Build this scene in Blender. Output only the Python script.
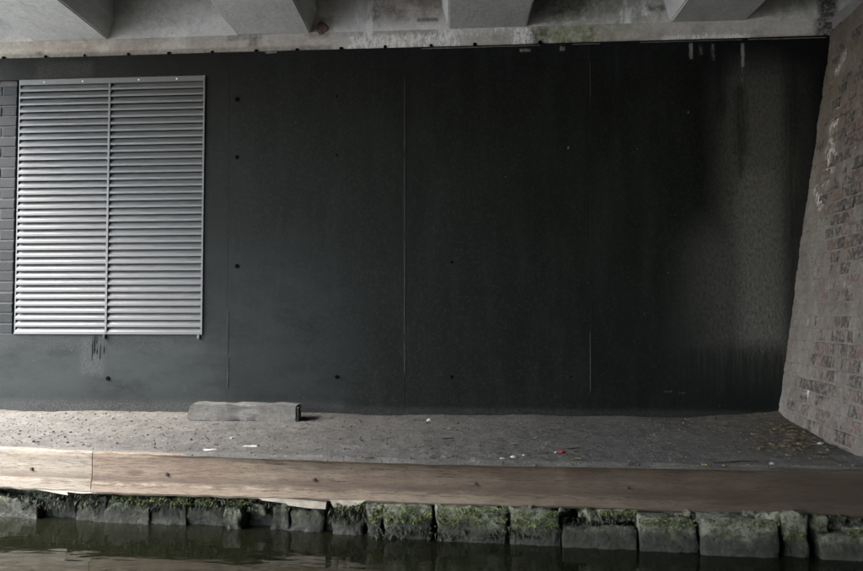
import bpy, bmesh, math, random
import numpy as np
from mathutils import Vector, Matrix, noise

random.seed(7)
for o in list(bpy.data.objects): bpy.data.objects.remove(o)
S = bpy.context.scene
COL = S.collection

# ------------------------------------------------------------------ camera
PW, PH, F = 863.0, 571.0, 720.0
CAM = Vector((0, 0, 0.72))
YAW, PITCH = math.radians(4.4), math.atan(26.5 / F)
cam = bpy.data.cameras.new('camera'); co = bpy.data.objects.new('camera', cam); COL.objects.link(co)
cam.sensor_width = 36.0; cam.lens = 36.0 * F / PW; cam.clip_start = 0.05; cam.clip_end = 2000
co.location = CAM; co.rotation_euler = (math.pi / 2 + PITCH, 0, YAW)
S.camera = co
ROT = co.rotation_euler.to_matrix()

# ------------------------------------------------------------------ light
SUN_EL, SUN_AZ = math.radians(48), math.radians(-112)   # azimuth from +y, clockwise: from the open left side
w = bpy.data.worlds.new('World'); S.world = w; w.use_nodes = True
nt = w.node_tree; bg = nt.nodes['Background']
sky = nt.nodes.new('ShaderNodeTexSky'); sky.sky_type = 'NISHITA'; sky.sun_disc = False
sky.sun_elevation = SUN_EL; sky.sun_rotation = SUN_AZ; sky.dust_density = 2.4; sky.air_density = 1.0; sky.ozone_density = 0.6
nt.links.new(sky.outputs[0], bg.inputs[0]); bg.inputs[1].default_value = 0.15
sl = bpy.data.lights.new('sun', 'SUN'); so = bpy.data.objects.new('sun', sl); COL.objects.link(so)
sl.energy = 1.5; sl.angle = math.radians(40); sl.color = (1.0, 0.965, 0.92)
sd = Vector((math.sin(SUN_AZ) * math.cos(SUN_EL), math.cos(SUN_AZ) * math.cos(SUN_EL), math.sin(SUN_EL)))
so.rotation_euler = sd.to_track_quat('Z', 'Y').to_euler(); so.location = (-8, 0, 6)
S.view_settings.view_transform = 'Standard'; S.view_settings.look = 'None'
S.view_settings.gamma = 1.0; S.view_settings.exposure = 3.7

# ------------------------------------------------------------------ pixel -> place
def ray(u, v):
    return (ROT @ Vector(((u - PW / 2) / F, -(v - PH / 2) / F, -1.0))).normalized()
def hit(u, v, p, n):
    d = ray(u, v); n = Vector(n); return CAM + d * ((Vector(p) - CAM).dot(n) / d.dot(n))
WY = 4.856                                         # front plane of the dark wall
def onwall(u, v, dy=0.0): return hit(u, v, (0, WY + dy, 0), (0, 1, 0))
def onground(u, v, z=0.0): return hit(u, v, (0, 0, z), (0, 0, 1))

# ------------------------------------------------------------------ helpers
def put(name, me, m=None, parent=None):
    o = bpy.data.objects.new(name, me); COL.objects.link(o)
    if m is not None and len(me.materials) == 0: me.materials.append(m)
    if parent is not None: o.parent = parent
    return o
def obj(name, bm, m, parent=None, smooth=False):
    me = bpy.data.meshes.new(name); bm.to_mesh(me); bm.free()
    if smooth:
        for p in me.polygons: p.use_smooth = True
    return put(name, me, m, parent)
def tag(o, label=None, cat=None, group=None, kind=None):
    if label: o['label'] = label
    if cat: o['category'] = cat
    if group: o['group'] = group
    if kind: o['kind'] = kind
    return o
def empty(name, loc=(0, 0, 0)):
    o = bpy.data.objects.new(name, None); COL.objects.link(o); o.location = loc; o.empty_display_size = 0.1
    return o
def keep(o, parent):                                # parent an object already placed in world space
    o.parent = parent; o.matrix_parent_inverse = Matrix.Translation(-parent.location); return o
def bm_box(bm, lo, hi, bev=0.0, seg=1):
    c = [(lo[i] + hi[i]) / 2 for i in range(3)]; s = [hi[i] - lo[i] for i in range(3)]
    r = bmesh.ops.create_cube(bm, size=1.0, matrix=Matrix.Translation(c) @ Matrix.Diagonal((*s, 1)))
    if bev:
        es = list({e for vv in r['verts'] for e in vv.link_edges})
        bmesh.ops.bevel(bm, geom=es, offset=bev, segments=seg, affect='EDGES', profile=0.6)
    return bm
def box(name, lo, hi, m, parent=None, bev=0.0, seg=1):
    bm = bmesh.new(); bm_box(bm, lo, hi, bev, seg); return obj(name, bm, m, parent)
def nz(x, y, z): return noise.noise(Vector((x, y, z)))
def fbm(x, y, z, o=4): return noise.fractal(Vector((x, y, z)), 1.0, 2.0, o)

# --- small node language
class G:
    def __init__(s, name, rough=0.8, spec=0.35):
        s.m = bpy.data.materials.new(name); s.m.use_nodes = True; s.t = s.m.node_tree
        s.b = s.t.nodes['Principled BSDF']; s.b.inputs['Roughness'].default_value = rough
        s.b.inputs['Specular IOR Level'].default_value = spec
        s.geo = s.t.nodes.new('ShaderNodeNewGeometry'); s.tc = s.t.nodes.new('ShaderNodeTexCoord')
        s.P = s.geo.outputs['Position']; s.O = s.tc.outputs['Object']
    def _set(s, sock, v):
        if hasattr(v, 'is_linked') or isinstance(v, bpy.types.NodeSocket): s.t.links.new(v, sock)
        elif isinstance(v, (tuple, list)): sock.default_value = (*v, 1.0) if len(v) == 3 and len(sock.default_value) == 4 else v
        else: sock.default_value = v
    def map(s, vec, sc=(1, 1, 1), loc=(0, 0, 0)):
        n = s.t.nodes.new('ShaderNodeMapping'); s._set(n.inputs['Vector'], vec)
        n.inputs['Scale'].default_value = sc; n.inputs['Location'].default_value = loc; return n.outputs[0]
    def noise(s, vec, scale, detail=5, rough=0.6, dist=0.0):
        n = s.t.nodes.new('ShaderNodeTexNoise'); s._set(n.inputs['Vector'], vec)
        n.inputs['Scale'].default_value = scale; n.inputs['Detail'].default_value = detail
        n.inputs['Roughness'].default_value = rough; n.inputs['Distortion'].default_value = dist; return n.outputs['Fac']
    def vor(s, vec, scale, feat='F1', out='Distance'):
        n = s.t.nodes.new('ShaderNodeTexVoronoi'); n.feature = feat; s._set(n.inputs['Vector'], vec)
        n.inputs['Scale'].default_value = scale; return n.outputs[out]
    def ramp(s, fac, lo, hi, a=0.0, b=1.0):
        n = s.t.nodes.new('ShaderNodeMapRange'); n.interpolation_type = 'SMOOTHSTEP'; s._set(n.inputs['Value'], fac)
        n.inputs['From Min'].default_value = lo; n.inputs['From Max'].default_value = hi
        n.inputs['To Min'].default_value = a; n.inputs['To Max'].default_value = b; return n.outputs[0]
    def mix(s, fac, a, b, mode='MIX'):
        n = s.t.nodes.new('ShaderNodeMix'); n.data_type = 'RGBA'; n.blend_type = mode
        s._set(n.inputs[0], fac); s._set(n.inputs[6], a); s._set(n.inputs[7], b); return n.outputs[2]
    def math(s, op, a, b=0.0):
        n = s.t.nodes.new('ShaderNodeMath'); n.operation = op; s._set(n.inputs[0], a); s._set(n.inputs[1], b); return n.outputs[0]
    def attr(s, name):
        n = s.t.nodes.new('ShaderNodeAttribute'); n.attribute_name = name; return n.outputs['Fac']
    def rnd(s): return s.t.nodes.new('ShaderNodeObjectInfo').outputs['Random']
    def sep(s, vec):
        n = s.t.nodes.new('ShaderNodeSeparateXYZ'); s._set(n.inputs[0], vec); return n.outputs
    def col(s, c): s._set(s.b.inputs['Base Color'], c)
    def rough(s, r): s._set(s.b.inputs['Roughness'], r)
    def bump(s, h, strength=0.3, dist=0.01, prev=None):
        n = s.t.nodes.new('ShaderNodeBump'); n.inputs['Strength'].default_value = strength
        n.inputs['Distance'].default_value = dist; s._set(n.inputs['Height'], h)
        if prev is not None: s.t.links.new(prev, n.inputs['Normal'])
        s.t.links.new(n.outputs[0], s.b.inputs['Normal']); return n.outputs[0]

def mat_wall():
    g = G('dark_paint', 0.55, 0.10)
    n1 = g.noise(g.P, 1.6, 6, 0.65); n2 = g.noise(g.map(g.P, (1, 1, 0.12)), 9, 5, 0.7); n3 = g.noise(g.P, 60, 4, 0.7)
    streak = g.noise(g.map(g.P, (1, 1, 0.05)), 60, 5, 0.75)
    c = g.mix(g.ramp(n1, 0.3, 0.7), (0.0026, 0.0034, 0.0029), (0.0048, 0.0060, 0.0052))
    c = g.mix(g.ramp(n2, 0.42, 0.72, 0, 0.5), c, (0.0105, 0.0125, 0.0112))
    c = g.mix(g.ramp(n3, 0.46, 0.72, 0, 0.6), c, (0.017, 0.019, 0.0172))
    c = g.mix(g.ramp(g.noise(g.map(g.P, (1, 1, 0.6)), 24, 6, 0.8), 0.5, 0.72, 0, 0.5), c, (0.0028, 0.0032, 0.0030))
    px = g.sep(g.P)
    worn = g.math('MULTIPLY', g.ramp(g.noise(g.map(g.P, (1, 1, 2.2)), 2.4, 6, 0.72), 0.15, 0.62), g.attr('scuff'))
    c = g.mix(worn, c, (0.020, 0.0238, 0.0242))
    c = g.mix(g.math('MULTIPLY', g.attr('haze_lime'), g.ramp(g.noise(g.map(g.P, (1, 1, 0.45)), 70, 7, 0.85), 0.3, 0.68, 0.2, 1)), c, (0.086, 0.087, 0.081))
    c = g.mix(g.math('MULTIPLY', g.attr('damp_dark'), g.ramp(streak, 0.3, 0.6, 0.2, 0.75)), c, (0.004, 0.005, 0.005))
    c = g.mix(g.ramp(g.math('ADD', g.attr('lime'), g.math('MULTIPLY', g.math('SUBTRACT', g.noise(g.map(g.P, (1, 1, 0.22)), 95, 5, 0.8), 0.5), 1.6)), 0.5, 1.0, 0, 0.85), c, (0.20, 0.21, 0.20))
    c = g.mix(g.math('MULTIPLY', g.attr('lime'), 0.10), c, (0.10, 0.105, 0.10))
    c = g.mix(g.math('MULTIPLY', g.attr('dust'), g.ramp(g.noise(g.P, 110, 5, 0.75), 0.35, 0.8, 0, 0.6)), c, (0.09, 0.088, 0.082))
    sp = g.vor(g.P, 7.5); c = g.mix(g.ramp(sp, 0.012, 0.026, 0.8, 0), c, (0.16, 0.165, 0.15))
    g.col(c); g.rough(g.ramp(n2, 0.3, 0.7, 0.48, 0.62))
    b = g.bump(g.noise(g.P, 120, 5, 0.8), 0.35, 0.004); g.bump(g.noise(g.map(g.P, (1, 1, 0.7)), 6, 5, 0.6), 0.10, 0.010, b)
    return g.m
def mat_concrete(name, a, b, attrs=True, warm=0.0):
    g = G(name, 0.88, 0.25)
    n1 = g.noise(g.P, 2.3, 6, 0.65); n2 = g.noise(g.P, 28, 5, 0.7); n3 = g.noise(g.map(g.P, (3, 0.4, 3)), 14, 4, 0.6)
    c = g.mix(g.ramp(n1, 0.3, 0.7), a, b)
    c = g.mix(g.ramp(n2, 0.35, 0.8, 0, 0.5), c, tuple(x * 0.62 for x in a))
    c = g.mix(g.ramp(n3, 0.45, 0.8, 0, 0.4), c, tuple(min(0.75, x * 1.25) for x in b))
    c = g.mix(g.ramp(g.noise(g.map(g.P, (1, 0.35, 1), (9, 4, 2)), 5.5, 6, 0.75), 0.52, 0.74, 0, 0.6), c, tuple(x * 0.5 for x in a))
    pit = g.vor(g.P, 26); c = g.mix(g.ramp(pit, 0.03, 0.07, 0.6, 0), c, (0.05, 0.048, 0.045))
    if attrs:
        c = g.mix(g.math('MULTIPLY', g.attr('rust'), g.ramp(g.noise(g.P, 12, 5, 0.7), 0.3, 0.7, 0.2, 1)), c, (0.17, 0.115, 0.085))
        c = g.mix(g.math('MULTIPLY', g.attr('algae'), g.ramp(g.noise(g.P, 20, 5, 0.7), 0.3, 0.65)), c, (0.16, 0.17, 0.085))
        c = g.mix(g.math('MULTIPLY', g.attr('damp_dark'), g.ramp(g.noise(g.P, 40, 4, 0.7), 0.25, 0.6, 0.3, 1)), c, (0.045, 0.043, 0.04))
        c = g.mix(g.ramp(g.math('ADD', g.attr('lime'), g.math('MULTIPLY', g.math('SUBTRACT', g.noise(g.map(g.P, (1, 1, 0.4)), 38, 6, 0.82), 0.5), 3.6)), 0.62, 1.25, 0, 0.9), c, (0.70, 0.71, 0.69))
    g.col(c)
    b1 = g.bump(n2, 0.55, 0.010); g.bump(g.noise(g.P, 140, 3, 0.7), 0.25, 0.002, b1)
    return g.m
def mat_metal():
    g = G('aluminium_slat', 0.5, 0.5); g.b.inputs['Metallic'].default_value = 0.0
    n = g.noise(g.P, 7, 5, 0.6); r = g.rnd()
    c = g.mix(g.ramp(n, 0.3, 0.75), (0.061, 0.064, 0.065), (0.073, 0.076, 0.077))
    c = g.mix(g.ramp(r, 0, 1, 0, 0.25), c, (0.09, 0.093, 0.095))
    c = g.mix(g.ramp(g.noise(g.P, 50, 4, 0.7), 0.6, 0.8, 0, 0.5), c, (0.055, 0.056, 0.055)); g.col(c)
    g.rough(g.ramp(n, 0.3, 0.7, 0.42, 0.62)); return g.m
def mat_plain(name, c, rough=0.8, var=0.3, scale=30, spec=0.3):
    g = G(name, rough, spec); n = g.noise(g.P, scale, 5, 0.65)
    g.col(g.mix(g.ramp(n, 0.3, 0.7), tuple(x * (1 - var) for x in c), tuple(min(1, x * (1 + var)) for x in c)))
    g.bump(n, 0.3, 0.004); return g.m
def mat_painted_brick():
    g = G('painted_brick', 0.65, 0.2); r = g.rnd()
    c = g.mix(r, (0.006, 0.0078, 0.0086), (0.011, 0.0135, 0.0145))
    c = g.mix(g.ramp(g.noise(g.P, 40, 4, 0.7), 0.5, 0.8, 0, 0.5), c, (0.022, 0.025, 0.026)); g.col(c)
    g.bump(g.noise(g.P, 70, 4, 0.7), 0.4, 0.004); return g.m
def mat_brick():
    g = G('old_brick', 0.9, 0.2); r = g.rnd(); n = g.noise(g.P, 35, 5, 0.7)
    c = g.mix(g.ramp(r, 0.0, 1.0), (0.032, 0.025, 0.024), (0.072, 0.050, 0.044))
    c = g.mix(g.ramp(g.math('FRACT', g.math('MULTIPLY', r, 7.3)), 0.6, 0.65), c, (0.030, 0.026, 0.027))
    c = g.mix(g.ramp(n, 0.42, 0.66, 0, 0.85), c, (0.12, 0.112, 0.102))
    g.col(c); g.bump(n, 0.6, 0.008); return g.m
def mat_mortar():
    g = G('lime_mortar', 0.92, 0.2); n = g.noise(g.P, 6, 6, 0.7); n2 = g.noise(g.P, 38, 6, 0.78)
    c = g.mix(g.ramp(n, 0.3, 0.7), (0.070, 0.065, 0.059), (0.130, 0.124, 0.115))
    c = g.mix(g.ramp(g.noise(g.map(g.P, (1, 1, 0.5)), 9, 6, 0.75), 0.48, 0.68, 0, 0.75), c, (0.105, 0.080, 0.073))
    c = g.mix(g.ramp(n2, 0.45, 0.68, 0, 0.8), c, (0.058, 0.054, 0.050))
    c = g.mix(g.ramp(g.noise(g.map(g.P, (1, 1, 1), (3, 1, 2)), 24, 5, 0.7), 0.60, 0.70, 0, 0.8), c, (0.030, 0.026, 0.025))
    c = g.mix(g.ramp(g.noise(g.map(g.P, (1, 1, 0.6), (7, 2, 5)), 19, 5, 0.7), 0.60, 0.74, 0, 0.7), c, (0.22, 0.218, 0.205))
    z = g.sep(g.P)[2]
    c = g.mix(g.math('MULTIPLY', g.ramp(z, 1.4, 2.4), g.ramp(g.noise(g.P, 8, 5, 0.7), 0.3, 0.65, 0.1, 0.85)), c, (0.075, 0.066, 0.048))
    c = g.mix(g.math('MULTIPLY', g.attr('lime'), g.ramp(g.noise(g.P, 26, 5, 0.75), 0.42, 0.62)), c, (0.40, 0.40, 0.385))
    g.col(c); b = g.bump(n2, 0.8, 0.012); g.bump(g.noise(g.P, 120, 3, 0.7), 0.4, 0.003, b); return g.m
def mat_ground():
    g = G('gravel_earth', 0.95, 0.15); n = g.noise(g.P, 3, 6, 0.65); n2 = g.noise(g.P, 45, 6, 0.75)
    c = g.mix(g.ramp(n, 0.3, 0.7), (0.068, 0.065, 0.058), (0.102, 0.098, 0.088))
    c = g.mix(g.ramp(n2, 0.35, 0.75, 0, 0.8), c, (0.055, 0.053, 0.049))
    c = g.mix(g.ramp(g.noise(g.map(g.P, (1, 1.5, 1)), 11, 6, 0.75), 0.54, 0.68, 0, 0.8), c, (0.030, 0.029, 0.026))
    v = g.vor(g.P, 75, out='Color'); c = g.mix(g.ramp(v, 0.8, 0.98, 0, 0.5), c, (0.20, 0.197, 0.187))
    c = g.mix(g.math('MULTIPLY', g.attr('litter'), g.ramp(g.noise(g.P, 18, 5, 0.7), 0.3, 0.65)), c, (0.045, 0.037, 0.023))
    g.col(c); b = g.bump(n2, 0.5, 0.010); g.bump(g.vor(g.P, 90), 0.35, 0.005, b); return g.m
def mat_pebble():
    g = G('pebble', 0.85, 0.3); n = g.noise(g.P, 33, 2, 0.5); v = g.vor(g.P, 60, out='Color')
    c = g.mix(g.ramp(v, 0.1, 0.9), (0.014, 0.013, 0.012), (0.085, 0.083, 0.078)); g.col(c); return g.m
def mat_timber(name, a, b, dark, strip):
    g = G(name, 0.82, 0.25); n = g.noise(g.map(g.O, (2.2, 9, 15)), 3.0, 9, 0.75, 1.2)
    n2 = g.noise(g.map(g.O, (1.3, 2, 5)), 2.2, 6, 0.7, 0.6); n3 = g.noise(g.map(g.O, (7, 40, 75)), 2.6, 7, 0.78, 0.5)
    n4 = g.noise(g.map(g.O, (1.0, 1, 2.2), (4, 0, 2)), 4.5, 6, 0.7)
    c = g.mix(g.ramp(n2, 0.3, 0.7), a, b)
    c = g.mix(g.ramp(n4, 0.5, 0.72, 0, 0.6), c, tuple(x * k for x, k in zip(b, (0.62, 0.60, 0.60))))
    c = g.mix(g.ramp(n, 0.48, 0.70, 0, 0.8), c, dark)
    c = g.mix(g.ramp(n3, 0.54, 0.66, 0, 0.8), c, tuple(x * 0.4 for x in dark))
    ck = g.noise(g.map(g.O, (1.1, 6, 34), (2, 0, 1)), 2.0, 4, 0.6, 0.6); c = g.mix(g.math('MULTIPLY', g.ramp(ck, 0.485, 0.5), g.ramp(ck, 0.5, 0.515, 0.85, 0)), c, tuple(x * 0.22 for x in dark))
    kn = g.vor(g.map(g.O, (1.6, 0.2, 4.5)), 1.3); c = g.mix(g.ramp(kn, 0.05, 0.13, 0.6, 0), c, tuple(x * 0.6 for x in dark))
    z = g.sep(g.O)[2]
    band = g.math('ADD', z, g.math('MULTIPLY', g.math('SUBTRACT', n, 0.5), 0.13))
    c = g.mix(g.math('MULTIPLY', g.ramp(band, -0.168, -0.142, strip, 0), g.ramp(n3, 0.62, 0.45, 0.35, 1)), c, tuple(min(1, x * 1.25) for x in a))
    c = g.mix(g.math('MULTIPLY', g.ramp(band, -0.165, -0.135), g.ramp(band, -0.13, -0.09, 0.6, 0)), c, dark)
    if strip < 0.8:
        c = g.mix(g.ramp(g.math('ADD', g.sep(g.O)[0], g.math('MULTIPLY', n2, 1.4)), 1.2, 4.4, 0, 0.88), c, (0.026, 0.019, 0.013))  # wet brown wood, with light falloff painted in toward the right end
    g.col(c); b1 = g.bump(n, 0.6, 0.014); g.bump(n3, 0.6, 0.006, b1); return g.m
def mat_stone():
    g = G('canal_stone', 0.75, 0.35); n = g.noise(g.P, 9, 6, 0.7); n2 = g.noise(g.P, 34, 6, 0.78); r = g.rnd()
    c = g.mix(g.ramp(n, 0.3, 0.7), (0.018, 0.021, 0.015), (0.066, 0.073, 0.053))
    c = g.mix(g.ramp(n2, 0.42, 0.66, 0, 0.85), c, (0.014, 0.015, 0.013))
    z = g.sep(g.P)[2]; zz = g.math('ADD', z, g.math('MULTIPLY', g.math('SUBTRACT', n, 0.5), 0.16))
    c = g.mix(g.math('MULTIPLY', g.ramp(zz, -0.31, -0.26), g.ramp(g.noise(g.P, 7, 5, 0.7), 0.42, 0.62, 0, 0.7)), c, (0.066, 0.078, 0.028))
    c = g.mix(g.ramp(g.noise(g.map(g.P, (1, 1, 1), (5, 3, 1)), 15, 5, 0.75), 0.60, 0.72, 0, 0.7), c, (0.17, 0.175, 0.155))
    c = g.mix(g.math('MULTIPLY', g.ramp(zz, -0.29, -0.23), g.ramp(n2, 0.62, 0.40, 0, 0.75)), c, (0.20, 0.21, 0.165))  # paler greenish tops; light falling on them is put into the colour
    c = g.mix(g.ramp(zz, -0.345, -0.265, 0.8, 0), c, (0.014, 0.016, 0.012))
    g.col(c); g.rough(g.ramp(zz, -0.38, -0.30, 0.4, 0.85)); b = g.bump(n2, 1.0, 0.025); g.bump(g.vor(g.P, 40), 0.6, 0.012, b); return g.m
def mat_water():
    g = G('canal_water', 0.04, 0.5); g.b.inputs['IOR'].default_value = 1.33
    n = g.noise(g.P, 2.0, 3, 0.6); g.col(g.mix(n, (0.0035, 0.0042, 0.0022), (0.006, 0.0066, 0.0036)))
    b = g.bump(g.noise(g.map(g.P, (1.0, 2.2, 1)), 2.6, 3, 0.5, 0.4), 0.18, 0.03)
    g.bump(g.noise(g.map(g.P, (1.0, 2.5, 1)), 12, 3, 0.5), 0.10, 0.006, b); return g.m
def mat_leaf(name, a, b, rough=0.8):
    g = G(name, rough, 0.2); g.col(g.mix(g.ramp(g.noise(g.P, 25, 3, 0.6), 0.35, 0.65), a, b)); return g.m

M = dict(
    wall=mat_wall(), pbrick=mat_painted_brick(), core=mat_plain('wall_core', (0.05, 0.05, 0.048)),
    filler=mat_plain('joint_filler', (0.13, 0.13, 0.125)), hole=mat_plain('hole_dark', (0.0012, 0.0012, 0.0012), 0.9, 0.3, 30, 0.05),
    ledge=mat_concrete('ledge_concrete', (0.36, 0.34, 0.31), (0.46, 0.44, 0.40)),
    beam=mat_concrete('beam_concrete', (0.40, 0.405, 0.385), (0.47, 0.475, 0.455)),
    endw=mat_concrete('end_concrete', (0.50, 0.49, 0.465), (0.60, 0.59, 0.565)),
    block=mat_concrete('block_concrete', (0.060, 0.058, 0.053), (0.115, 0.112, 0.104), False), bounce_paving=mat_plain('pale_bounce_paving', (0.70, 0.71, 0.68), 0.9, 0.1), pad=mat_concrete('pad_concrete', (0.12, 0.118, 0.112), (0.17, 0.167, 0.16), False),
    darkbrick=mat_plain('dark_abutment', (0.05, 0.042, 0.038), 0.9, 0.3, 10), bead=mat_plain('joint_bead', (0.045, 0.046, 0.044)), drip=mat_plain('paint_drip', (0.013, 0.015, 0.0155), 0.5), metal=mat_metal(), dark=mat_plain('duct_dark', (0.02, 0.02, 0.021)), screw=mat_plain('screw', (0.6, 0.6, 0.58), 0.4),
    brick=mat_brick(), mortar=mat_mortar(), ground=mat_ground(), pebble=mat_pebble(),
    timber_l=mat_timber('pale_timber', (0.165, 0.148, 0.122), (0.20, 0.176, 0.143), (0.078, 0.061, 0.045), 0.85),
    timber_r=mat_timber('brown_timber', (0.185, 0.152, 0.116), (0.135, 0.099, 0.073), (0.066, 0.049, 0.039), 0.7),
    split=mat_plain('split_wood', (0.22, 0.20, 0.165), 0.85, 0.3, 18), bolt=mat_plain('rusty_bolt', (0.03, 0.024, 0.02), 0.7),
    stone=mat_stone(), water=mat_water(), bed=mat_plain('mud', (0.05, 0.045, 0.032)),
    bank=mat_plain('grass_bank', (0.06, 0.08, 0.03), 0.9, 0.4, 4),
    moss=mat_leaf('moss', (0.040, 0.054, 0.017), (0.125, 0.150, 0.062)), weed=mat_leaf('weed', (0.010, 0.013, 0.009), (0.025, 0.030, 0.019)),
    leaf=mat_leaf('dead_leaf', (0.045, 0.035, 0.019), (0.125, 0.098, 0.05)), twig=mat_plain('twig', (0.035, 0.028, 0.02)),
    red=mat_plain('red_wrapper', (0.20, 0.03, 0.04), 0.5, 0.4, 60), white=mat_plain('white_scrap', (0.30, 0.30, 0.285), 0.7, 0.25),
)

# dense vertical sheet in the xz plane with a returned rim; attribute painter gets (u, v) photograph-free metres
def panel(name, x0, x1, z0, z1, y, depth, m, parent, holes=(), step=0.010, attrs=None, bulge=0.0, seed=0):
    xs = {round(x0, 5), round(x1, 5)}; zs = {round(z0, 5), round(z1, 5)}
    for h in holes: xs |= {h[0], h[1]}; zs |= {h[2], h[3]}
    def fill(s, lo, hi):
        s = sorted(v for v in s if lo - 2e-5 <= v <= hi + 2e-5); out = []
        for a, b in zip(s[:-1], s[1:]):
            n = max(1, int(round((b - a) / step))); out += [a + (b - a) * i / n for i in range(n)]
        return np.array(out + [s[-1]])
    X, Z = fill(xs, x0, x1), fill(zs, z0, z1); nx, nzn = len(X), len(Z)
    gx, gz = np.meshgrid(X, Z); vx, vz = gx.ravel(), gz.ravel()
    keepf = np.ones((nzn - 1, nx - 1), bool)
    cx, cz = (X[:-1] + X[1:]) / 2, (Z[:-1] + Z[1:]) / 2
    for h in holes:
        keepf[np.ix_((cz > h[2]) & (cz < h[3]), (cx > h[0]) & (cx < h[1]))] = False
    jj, ii = np.nonzero(keepf); a = jj * nx + ii
    quads = np.stack([a, a + 1, a + nx + 1, a + nx], 1).tolist()
    vy = np.full(vx.shape, y, float)
    if bulge:
        vy = vy + bulge * np.array([fbm(px * 1.1 + seed, pz * 1.1, seed, 3) for px, pz in zip(vx, vz)])
    verts = list(zip(vx.tolist(), vy.tolist(), vz.tolist())); n0 = len(verts)
    edges = {}
    for q in quads:
        for e in ((q[0], q[1]), (q[1], q[2]), (q[2], q[3]), (q[3], q[0])):
            k = (min(e), max(e)); edges[k] = None if k in edges else e
    back = {}
    for e in edges.values():
        if e is None: continue
        for vi in e:
            if vi not in back:
                back[vi] = len(verts); verts.append((verts[vi][0], y + depth, verts[vi][2]))
        quads.append([e[1], e[0], back[e[0]], back[e[1]]])
    me = bpy.data.meshes.new(name); me.from_pydata(verts, [], quads); me.update()
    if attrs:
        ax, az = np.array([v[0] for v in verts]), np.array([v[2] for v in verts])
        for k, fn in attrs.items():
            at = me.attributes.new(k, 'FLOAT', 'POINT'); at.data.foreach_set('value', np.clip(fn(ax, az), 0, 1).astype(np.float32))
    return put(name, me, m, parent)
# stains: a list of rectangles (u0, v0, u1, v1, soft edge in px, strength) turned into metres on the wall
def stains(lst, dy=0.0, soft=1.0):
    R = []
    for (u0, v0, u1, v1, s, k) in lst:
        p, q = onwall(u0, v0, dy), onwall(u1, v1, dy); R.append((p.x, q.x, q.z, p.z, soft * s / 148.0, k))
    def f(x, z):
        r = np.zeros_like(x)
        for a, b, c, d, s, k in R:
            dx = np.maximum(np.maximum(a - x, x - b), 0); dz = np.maximum(np.maximum(c - z, z - d), 0)
            t = np.clip(1 - np.hypot(dx, dz) / max(s, 1e-4), 0, 1); r = np.maximum(r, k * t * t * (3 - 2 * t))
        return r
    return f

# ================================================================== setting
TL, TJ, TM, TR = onground(-60, 446), onground(92, 453.2), onground(431, 465), onground(900, 473.5)
WATER_Z = -0.36
XL, XR, YB = -4.12, 24.0, -6.5                      # bridge extent
bm = bmesh.new(); bmesh.ops.create_grid(bm, x_segments=1, y_segments=1, size=600)
o = obj('canal_bed', bm, M['bed']); o.location.z = -1.3; tag(o, kind='structure')
me = bpy.data.meshes.new('canal_water')
me.from_pydata([(-60, YB, WATER_Z), (60, YB, WATER_Z), (60, 4.2, WATER_Z), (-60, 4.2, WATER_Z)], [], [(0, 1, 2, 3)])
o = put('canal_water', me, M['water']); tag(o, kind='structure')
o = box('opposite_bank', (-60, -60, -1.29), (60, YB - 0.01, -0.05), M['bounce_paving']); tag(o, kind='structure')  # unseen bank, made very pale to bounce light under the deck
o = box('far_bank', (-60, 5.9, -1.29), (-6.2, 60, 0.35), M['bank']); tag(o, kind='structure')

# path: a fine uneven sheet between the timber edge and the dark wall
def edge_y(x):
    pts = [(-30, TL.y + (TL.x + 30) * 0.06), (TL.x, TL.y), (TJ.x, TJ.y), (TM.x, TM.y), (TR.x, TR.y), (6, TR.y - 0.1)]
    for a, b in zip(pts[:-1], pts[1:]):
        if x <= b[0]: return a[1] + (b[1] - a[1]) * (x - a[0]) / (b[0] - a[0])
    return pts[-1][1]
ABC = onwall(778, 424)                              # abutment foot at the dark wall
def ground_z(x, y):
    t = (y - edge_y(x)) / (WY - edge_y(x))
    h = 0.007 * fbm(x * 1.3, y * 1.3, 3, 4) + 0.004 * fbm(x * 14, y * 14, 1, 4)
    h += 0.03 * max(0, t - 0.86) / 0.14 * (0.5 + 0.5 * nz(x * 2.1, 0, 5))          # dirt banked against the wall
    d = math.hypot(x - ABC.x, (y - ABC.y) * 0.7)
    h += 0.05 * max(0, 1 - d / 0.55)
    if t < 0.08: h *= max(0, t) / 0.08
    return h + 0.016 * max(0.0, min(1.0, (t - 0.012 + 0.018 * nz(x * 4.0, 2.0, 1.0)) / 0.03)) - 0.002
xs = np.arange(-4.2, 3.3, 0.016); ts = np.concatenate([np.linspace(0.008, 0.07, 12), np.linspace(0.08, 1.02, 80)])
verts, lit = [], []
for t in ts:
    for x in xs:
        ey = edge_y(x); y = ey + (WY - ey) * t
        verts.append((x, y, ground_z(x, y)))
        d = math.hypot((x - ABC.x - 0.1) / 0.9, (y - ABC.y + 0.25) / 0.55)
        lit.append(max(0, 1.25 - d) + 0.5 * max(0, (t - 0.9) / 0.1))
nx = len(xs); f = [(j * nx + i, j * nx + i + 1, (j + 1) * nx + i + 1, (j + 1) * nx + i) for j in range(len(ts) - 1) for i in range(nx - 1)]
me = bpy.data.meshes.new('gravel_path'); me.from_pydata(verts, [], f); me.update()
me.attributes.new('litter', 'FLOAT', 'POINT').data.foreach_set('value', np.clip(lit, 0, 1).astype(np.float32))
path = put('gravel_path', me, M['ground']); tag(path, kind='structure')
o = box('towpath', (-60, edge_y(-4.2) + 0.25, -1.28), (-4.21, WY + 1.0, 0.0), M['bounce_paving']); tag(o, kind='structure')  # unseen outdoor stretch, made very pale to bounce light onto the soffits

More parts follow.
